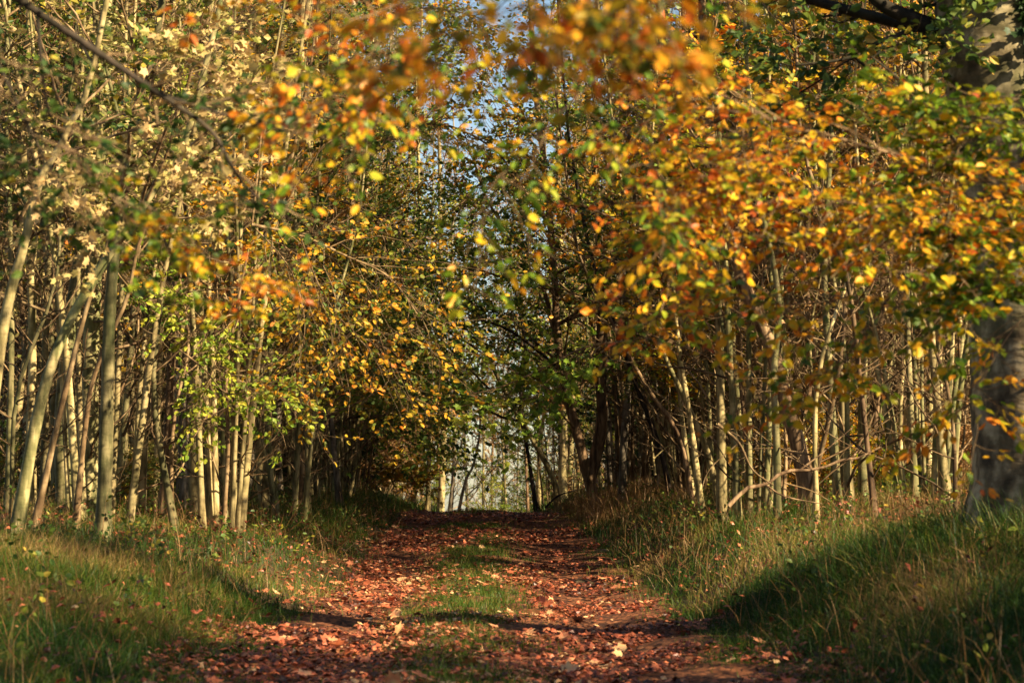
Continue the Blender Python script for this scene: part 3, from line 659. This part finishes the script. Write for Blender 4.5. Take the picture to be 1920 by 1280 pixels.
# dry bents and straw stalks standing over the verges
mb = MB()
x, y, e, sd_ = rand_ground(4200, 10, 48, .15, 4.5)
k = (R.uniform(size=len(x)) < np.where(sd_ > 0, 1, .45)); x, y = x[k], y[k]
clumps(mb, x, y, .34 + .2 * R.uniform(size=len(x)), 4, .004, R.uniform(.1, .8, len(x)), .12, .9)
n = 260; y = R.uniform(33, 44, n); x = pcx(y) + half(y) + R.uniform(.1, 1.6, n)
clumps(mb, x, y, .3 + .35 * R.uniform(size=n), 7, .006, R.uniform(.1, .7, n), .1, .9)
mb.build('dry_grass', STRAW, kind='stuff', label='dry straw stalks standing over the green verge grass', category='grass')

# fallen leaves
mb = MB()
def litter(n, y0, y1, xr, size=.055, power=1.0, drop=None, rn=(.38, .28)):
    y = (y0 ** power + (y1 ** power - y0 ** power) * R.uniform(size=n)) ** (1 / power)
    x = pcx(y) + R.uniform(-1, 1, n) * xr
    k = bump2(x * 4 + 3, y * 3.1) + .5 * bump2(x * 11, y * 8) + R.normal(0, .10, n) > -.10; x, y = x[k], y[k]
    if drop is not None: k = drop(x, y); x, y = x[k], y[k]
    n = len(x); z = ground(x, y) + .012 + R.uniform(0, .03, n)
    a = R.uniform(0, 6.283, n); D = np.stack([np.cos(a), np.sin(a), R.normal(0, .18, n)], -1); N = np.array([0, 0, 1.0]) + R.normal(size=(n, 3)) * .38
    return np.stack([x, y, z], -1), D, N, size * R.uniform(.4, 1.35, n), np.clip(R.normal(*rn, n) + bump2(x * 5, y * 4) * .5, 0, 1)
def not_strip(x, y): return (np.abs(x - pcx(y) + .22) > .33) | (R.uniform(size=len(x)) < np.interp(y, [14, 20, 30, 40], [.8, .5, .5, .75]))
near = litter(19000, 10.2, 18, 1.95, drop=not_strip)
add_leaves(mb, *near, T_CURL)
add_leaves(mb, *litter(26000, 18, 47, 1.38, drop=not_strip), T_CURL)
add_leaves(mb, *litter(9000, 10.5, 45, 3.3, rn=(.55, .2)), T_CURL)
n_ = 2200; P, D, N, s_, rn_ = litter(n_, 10.2, 40, 1.9, size=.085, rn=(.8, .18)); add_leaves(mb, P + [0, 0, .01], D, N, s_, rn_, T_MAPLE)
P, D, N, s_, rn_ = litter(6000, 10.2, 30, 4.2, size=.05, rn=(.42, .25)); e_ = np.abs(P[:, 0] - pcx(P[:, 1])) - half(P[:, 1]); k = e_ > -.1
P[:, 2] += R.uniform(.03, .17, len(P)) * np.clip(e_ + .2, 0, 1); add_leaves(mb, P[k], D[k] + R.normal(0, .4, D[k].shape), N[k], s_[k], rn_[k], T_CURL)
# leaf litter under the trees
x, y, e, sd_ = rand_ground(16000, 18, 60, 1.5, 9)
n = len(x); P = np.stack([x, y, ground(x, y) + .02], -1); a = R.uniform(0, 6.28, n)
add_leaves(mb, P, np.stack([np.cos(a), np.sin(a), R.normal(0, .3, n)], -1), np.array([0, 0, 1.]) + R.normal(size=(n, 3)) * .5, R.uniform(.05, .11, n), np.clip(R.normal(.5, .25, n), 0, 1), T_CURL)
lit = mb.build('leaf_litter', LITTER, kind='stuff', label='carpet of red-brown fallen leaves over the path and wood floor', category='leaves')

# low broad-leaved undergrowth along the verges
mb = MB(); st = MB()
x, y, e, sd_ = rand_ground(1700, 10.5, 50, .5, 6)
for q in range(len(x)):
    hh = R.uniform(.12, .45); p = curve((x[q], y[q], float(ground(x[q], y[q]))), (R.normal(0, .5), R.normal(0, .5), 1), hh, 4, .25)
    st.tube(p, [.004, .003, .003, .002], 3)
    P, D, N, s_ = leaf_on(p, 9, .05, .6, jitter=.04)
    add_leaves(mb, P, D, N, s_, np.clip(R.normal(.5, .2, 9), 0, 1), T_OVAL)
ug = mb.build('undergrowth', LEAF['green'], kind='stuff', label='small green leafy weeds growing up through the verge grass', category='weeds')
st.build('stalk', STRAW, ug, kind='stuff')

# ------------------------------------------------------------------ near boughs hanging into the picture
LEAFM = {}
def leaf_mesh(T, key):
    if key not in LEAFM:
        out = []
        for q in range(5):
            m_ = MB(); m_.add(T[0] * np.array([1, 1, R.uniform(.4, 1.8)]), T[1], (q + .5) / 5)
            o = m_.build('leaf', None); out.append(o.data); bpy.data.objects.remove(o)
        LEAFM[key] = out
    return LEAFM[key]

def bough(name, label, limbs, d, pal, lsize, twigs, tl, nl, w0=8, bark='dark', droop=-.03, flat=.65, nobj=90, rn=(.5, .22), T=T_OVAL, sub=3, grad=None, group=None, spreadz=.5):
    """limbs: pixel polylines [(px,py,depth offset)...]. Each limb carries side shoots, each shoot twigs with leaves"""
    L0 = limbs[0]; base = at(L0[0][0], L0[0][1], d + L0[0][2]); root = empty(name, base)
    wd = MB(); recs = []
    for li_, lm in enumerate(limbs):
        Q = smooth_path([at(a, b, d + c) - base for a, b, c in lm], 22)
        ww = w0 if li_ == 0 else w0 * .5; rr = np.linspace(ww, ww * .25, 22) / F * d / 2
        m_ = MB(); m_.tube(Q, rr * (1 + R.normal(0, .06, 22)), 7); m_.build('branch', BARK[bark], root, True)
        for s in range(twigs):
            t = R.uniform(.08, 1) * 20.9; i = int(t); p = Q[i] + (Q[i + 1] - Q[i]) * (t - i); dd_ = norm(Q[i + 1] - Q[i])
            side = norm(np.cross(dd_, [0, 0, 1])) * (1 if s % 2 else -1)
            sh = curve(p, dd_ * .6 + side * R.uniform(.4, 1.2) + np.array([0, 0, R.normal(0, spreadz)]), tl * R.uniform(.5, 1.3), 6, .16, droop)
            wd.tube(sh, np.linspace(rr[i] * .4 + .001, .0012, 6), 4)
            crn = R.normal(0, .14)
            for q in range(sub):
                tt = R.uniform(.1, 1) * 4.99; j = int(tt); pp = sh[j] + (sh[j + 1] - sh[j]) * (tt - j); d2 = norm(sh[j + 1] - sh[j])
                s2 = norm(np.cross(d2, [0, 0, 1])) * (1 if q % 2 else -1)
                tw = curve(pp, d2 + s2 * R.uniform(.5, 1.1) + np.array([0, 0, R.normal(0, .2)]), tl * .45 * R.uniform(.5, 1.2), 4, .15, droop)
                wd.tube(tw, [.0018, .0015, .0012, .0008], 3)
                P, D, N, s_ = leaf_on(tw, nl, lsize, flat, jitter=.012)
                rnd = R.normal(rn[0] + crn, rn[1], nl)
                if grad is not None: rnd = rnd + grad(P + base)
                recs.append((P, D, N, s_, np.clip(rnd, 0, 1)))
    P, D, N, s_, rnd = [np.concatenate(z) for z in zip(*recs)]
    # keep the leaves that show largest in the frame as single objects
    W = P + base; px = 960 + F * W[:, 0] / W[:, 1]; py = HORIZ - F * (W[:, 2] - 1) / W[:, 1]
    inf = (px > 0) & (px < 1920) & (py > 0) & (py < 1280)
    score = np.where(inf, s_ / W[:, 1], 0) ; idx = np.argsort(-score)[:nobj]; idx = idx[score[idx] > 0]
    rest = np.ones(len(P), bool); rest[idx] = False
    wd.build('twigwork', BARK['twig'], root, True, kind='stuff')
    fm = MB(); add_leaves(fm, P[rest], D[rest], N[rest], s_[rest], rnd[rest], T); fm.build('foliage', LEAF[pal], root, kind='stuff')
    ms = leaf_mesh(T, 'oval' if T is T_OVAL else 'maple')
    for i in idx:
        me = ms[min(4, int(rnd[i] * 5))]
        if not me.materials: me.materials.append(None)
        o = bpy.data.objects.new('leaf', me); C.objects.link(o); o.parent = root
        o.material_slots[0].link = 'OBJECT'; o.material_slots[0].material = LEAF[pal]
        dv = norm(D[i]); yv = norm(np.cross(N[i], dv)); nv = np.cross(dv, yv); q = s_[i]
        M = Matrix([[dv[0]*q, yv[0]*q, nv[0]*q, P[i][0]], [dv[1]*q, yv[1]*q, nv[1]*q, P[i][1]], [dv[2]*q, yv[2]*q, nv[2]*q, P[i][2]], [0, 0, 0, 1]])
        o.matrix_local = M
    describe(root, label, 'branch', group)
    return root

# top centre: out-of-focus orange beech leaves close to the camera
bough('beech_branch', 'closest orange beech bough, strongly out of focus at the top centre', [[(1420,-140,.6),(1250,-80,.3),(1080,-30,0),(950,10,-.2),(830,40,-.2)], [(1300,-100,.2),(1200,-20,0),(1130,50,.1),(1090,110,.2)]],
      4.9, 'orange', .038, 26, .24, 6, w0=6, rn=(.5, .24), nobj=110, droop=-.05, flat=.7)
bough('beech_branch', 'thin spray of rusty and green leaves hanging below the closest orange bough', [[(1300,-60,1),(1180,80,.5),(1060,200,0),(960,300,0),(900,420,0)], [(980,-40,.4),(880,60,0),(760,130,0),(660,190,0),(560,200,.2)], [(1180,80,.5),(1200,220,.6),(1230,330,.6),(1260,430,.6)]],
      7.5, 'mixed', .038, 22, .36, 5, w0=5, rn=(.38, .26), nobj=140, droop=-.06, flat=.7)
# right: sunlit orange and gold bough
def rgrad(W):
    px = 960 + F * W[:, 0] / W[:, 1]; return np.interp(px, [1150, 1350, 1560, 1750, 1920], [.06, .14, .04, -.06, -.03])
bough('beech_branch', 'sunlit orange and gold beech bough sweeping left from the right edge', [[(2000,330,1.2),(1850,315,.6),(1700,290,.2),(1560,250,0),(1430,215,0),(1300,195,0),(1210,210,0)], [(1850,315,.6),(1740,370,.3),(1620,380,.2),(1500,350,.1),(1390,330,0)],
      [(1990,400,1),(1860,400,.6),(1760,420,.3),(1660,430,.2)], [(1560,250,.2),(1440,300,.2),(1330,360,.2),(1260,430,.2)]],
      9.5, 'mixed', .042, 52, .50, 7, w0=7, rn=(.57, .2), nobj=240, droop=-.02, flat=.7, grad=rgrad, bark='brown', spreadz=.25)
bough('beech_branch', 'lower drooping sprays of green and orange leaves in front of the right thicket', [[(1960,440,.8),(1840,470,.4),(1700,520,.2),(1580,560,0),(1470,570,0),(1380,560,0)], [(1700,520,.2),(1620,620,.2),(1560,700,.2),(1470,720,.2)],
      [(1990,520,.6),(1900,620,.3),(1850,700,.1),(1820,760,0)], [(1480,460,.2),(1380,520,.2),(1300,560,.2),(1200,600,.3)]],
      10.5, 'mixed', .051, 26, .40, 5, w0=6, rn=(.5, .22), nobj=150, droop=-.05, flat=.7, bark='brown', spreadz=.25)
bough('beech_branch', 'small green and yellow spray crossing the dark trunk of the great beech', [[(2010,170,.3),(1930,180,.1),(1850,190,0),(1760,200,0),(1690,150,0)], [(1980,260,.3),(1900,240,.1),(1820,260,0),(1760,300,0)], [(2000,480,.3),(1930,500,.1),(1860,530,0),(1800,560,0)], [(2010,380,.3),(1940,390,.1),(1870,420,0),(1800,440,0)]],
      10.0, 'mixed', .048, 34, .33, 6, w0=5, rn=(.30, .15), nobj=60, droop=-.03, flat=.7, bark='brown', spreadz=.2)
# upper left: dark descending limb with shaded leaves
bough('maple_branch', 'dark brown limb descending from the upper left corner, with shaded green leaves', [[(-60,-70,0),(60,15,0),(180,95,0),(290,170,.1),(390,240,.2),(425,300,.2),(470,360,.3),(545,412,.4)], [(60,15,0),(70,120,0),(90,220,.1),(160,320,.2),(260,420,.3)],
      [(290,170,.1),(380,200,.2),(470,225,.3),(560,250,.4)], [(-40,60,0),(30,200,0),(80,300,.1),(130,380,.2)]],
      8.0, 'green', .038, 15, .42, 5, w0=17, rn=(.30, .24), nobj=200, droop=-.03, flat=.6, bark='dark')
bough('beech_branch', 'blurred rust-red leaf spray trailing over the left thicket', [[(60,250,0),(170,300,0),(280,390,0),(370,460,0),(440,510,.1),(500,540,.2)], [(170,300,0),(230,400,0),(330,480,.2),(400,560,.3)]],
      7.5, 'mixed', .030, 17, .19, 6, w0=3, rn=(.42, .25), nobj=90, droop=-.05, flat=.65, bark='brown', spreadz=.25,
      grad=lambda W: np.interp(960 + F * W[:, 0] / W[:, 1], [100, 280, 400, 520], [-.35, -.1, .25, .4]))
bough('beech_branch', 'rusty leaf spray out of focus along the top edge left of centre', [[(900,-80,0),(760,-10,0),(640,40,0),(520,60,.1),(420,50,.1)], [(760,-10,0),(680,110,0),(600,200,.1),(560,280,.1)]],
      7.0, 'mixed', .036, 20, .30, 5, w0=5, rn=(.66, .28), nobj=100, droop=-.05, flat=.65, bark='brown')
# mid distance, in focus: gold boughs over the path from the left
bough('hazel_branch', 'golden leaved bough in focus arching from the left wood towards the path', [[(470,420,0),(560,440,0),(650,480,0),(730,520,0),(790,600,0)], [(560,440,0),(600,540,0),(660,620,0),(740,660,0)], [(470,420,0),(540,500,0),(570,600,0),(560,680,0)]],
      22, 'gold', .056, 32, 1.1, 8, w0=7, rn=(.44, .27), nobj=60, droop=-.005, flat=.35, bark='twig')
bough('hazel_branch', 'low yellow-green hazel spray before the trunks of the left thicket', [[(470,560,0),(420,620,0),(400,690,0),(380,740,0)], [(420,620,0),(350,590,0),(320,570,0)], [(400,690,0),(460,720,0),(540,740,0)]],
      24, 'lime', .06, 26, .7, 7, w0=6, rn=(.6, .2), nobj=30, droop=-.03, flat=.35, bark='twig')
bough('sycamore_branch', 'cluster of large pale withered sycamore leaves beside the dark limb', [[(230,340,0),(330,345,0),(420,310,0),(510,300,0)], [(330,300,0),(400,230,0),(480,130,0)], [(240,200,0),(300,120,0),(380,60,0)], [(180,480,0),(150,400,0),(130,330,0)]],
      16, 'buff', .07, 14, .5, 6, w0=6, rn=(.72, .2), nobj=90, droop=-.03, flat=.1, bark='twig', T=T_MAPLE)
bough('hazel_branch', 'dark green leafy bough hanging over the left side of the ride', [[(600,360,0),(700,400,0),(790,470,0),(850,560,0)], [(700,400,0),(740,500,0),(800,620,0),(860,700,0)], [(640,560,0),(700,640,0),(760,720,0),(800,780,0)]],
      32, 'green', .075, 50, 1.3, 9, w0=9, rn=(.62, .25), nobj=0, droop=-.02, flat=.4, bark='twig')
bough('maple_branch', 'flat tier of yellow-green maple leaves crossing the end of the ride', [[(1180,640,0),(1100,650,0),(1020,690,0),(940,725,0),(880,740,0)], [(1100,650,0),(1050,720,0),(990,760,0)]],
      26, 'lime', .08, 20, .8, 7, w0=6, rn=(.35, .2), nobj=40, droop=-.01, flat=.6, bark='twig', T=T_MAPLE)

bough('hazel_branch', 'green and gold bough arching over the ride from the left, high up in the centre', [[(655,330,0),(740,250,0),(830,230,0),(930,280,0),(980,360,0)], [(650,160,0),(740,110,0),(850,120,0),(930,180,0)], [(665,60,0),(760,10,0),(880,20,0),(960,70,0)]],
      36, 'gold', .07, 52, 1.4, 9, w0=8, rn=(.50, .27), nobj=0, droop=-.02, flat=.4, bark='twig')
bough('maple_branch', 'olive green bough leaning over the ride from the dark twin-stemmed tree', [[(1030,420,0),(980,350,0),(920,330,0),(860,380,0)], [(1020,300,0),(960,200,0),(900,130,0),(880,60,0)], [(1045,560,0),(990,500,0),(930,480,0),(880,520,0)], [(1000,100,0),(1050,60,0),(1120,90,0),(1190,180,0)], [(1150,430,0),(1210,350,0),(1240,260,0),(1230,150,0)]],
      38, 'lime', .08, 44, 1.4, 9, w0=8, rn=(.48, .27), nobj=0, droop=-.02, flat=.4, bark='twig')
bough('hazel_branch', 'yellow-green leafy sprays reaching over the far end of the path from both sides', [[(600,800,0),(680,780,0),(760,790,0),(820,820,0)], [(640,680,0),(720,650,0),(790,660,0),(840,700,0)], [(1160,760,0),(1110,720,0),(1060,700,0),(1010,720,0)]],
      42, 'lime', .08, 44, 1.3, 9, w0=6, rn=(.42, .25), nobj=0, droop=-.02, flat=.4, bark='twig')
bough('hazel_branch', 'low golden layered spray above the verge where the path tops the rise', [[(640,900,0),(700,893,0),(760,896,0),(800,902,0)], [(650,880,0),(720,878,0),(790,888,0)]],
      47, 'gold', .07, 40, .6, 9, w0=5, rn=(.55, .2), nobj=0, droop=-.01, flat=.6, bark='twig')

# ------------------------------------------------------------------ dead wood, stones, small things
def dead(name, label, lines, d, bark, w0, dd=0):
    P0 = at(lines[0][0][0], lines[0][0][1], d); base = P0.copy(); root = empty(name, base)
    for q, ln in enumerate(lines):
        Q = smooth_path([at(a, b, d + dd * i) - base for i, (a, b) in enumerate(ln)], 14); ww = (w0 if q == 0 else w0 * .45) / F * d / 2
        m_ = MB(); m_.tube(Q, np.linspace(ww, ww * .4, 14) * (1 + R.normal(0, .08, 14)), 7, rough=.05); m_.build('branch', BARK[bark], root, True)
    describe(root, label, 'dead branch')
dead('fallen_branch', 'brown fallen bough slanting through the right thicket', [[(1365,948),(1400,915),(1436,908),(1470,884),(1530,880),(1580,862),(1610,858),(1650,838)], [(1500,880),(1540,850),(1600,800)], [(1430,905),(1470,930),(1540,944)]], 22, 'brown', 9)
dead('fallen_branch', 'bare tan branch lying tangled left of the brown fallen bough', [[(1345,795),(1385,830),(1410,880),(1450,910)], [(1470,905),(1520,920),(1565,945)], [(1385,830),(1330,880),(1310,935)]], 21, 'twig', 6)
dead('fallen_branch', 'broken pale branch stub pointing up by the right stems', [[(1228,890),(1225,860),(1222,828)], [(1225,860),(1250,838),(1262,835)]], 34, 'pale', 6)
dead('fallen_branch', 'thin bare reddish branch leaning across the left thicket', [[(335,655),(380,690),(440,740),(540,655)], [(300,830),(345,810),(400,805),(450,815)]], 23, 'twig', 4)
dead('fallen_branch', 'dark branch lying on the verge beside the end of the path', [[(1022,952),(1045,930),(1080,918)]], 38, 'dark', 5)
def stone(px, py, d, s, label):
    x = at(px, py, d)[0]; z = float(ground(x, d)); mb = MB()
    a = np.linspace(0, 2 * math.pi, 11)[:-1]; rows = []
    for t in (0, .45, .8, 1.0):
        rr = s * math.sqrt(1 - (t * .98) ** 2) * (1 + .14 * R.normal(size=10)); rows.append(np.stack([rr * np.cos(a) * 1.4, rr * np.sin(a), np.full(10, t * s * .55)], -1))
    v = np.concatenate(rows); i = np.arange(3)[:, None] * 10; j = np.arange(10)[None]
    mb.add(v, [np.stack([i + j, i + (j + 1) % 10, i + 10 + (j + 1) % 10, i + 10 + j], -1).reshape(-1, 4), np.arange(30, 40)[None]])
    o = mb.build('stone', BARK['beech'], None, True); o.location = (x, d, z); o.rotation_euler = (0, 0, R.uniform(0, 3)); describe(o, label, 'stone')
stone(1090, 1058, 24, .09, 'pale flat stone lying in the right wheel track')
stone(1128, 1021, 29, .08, 'smaller pale stone on the right edge of the path')
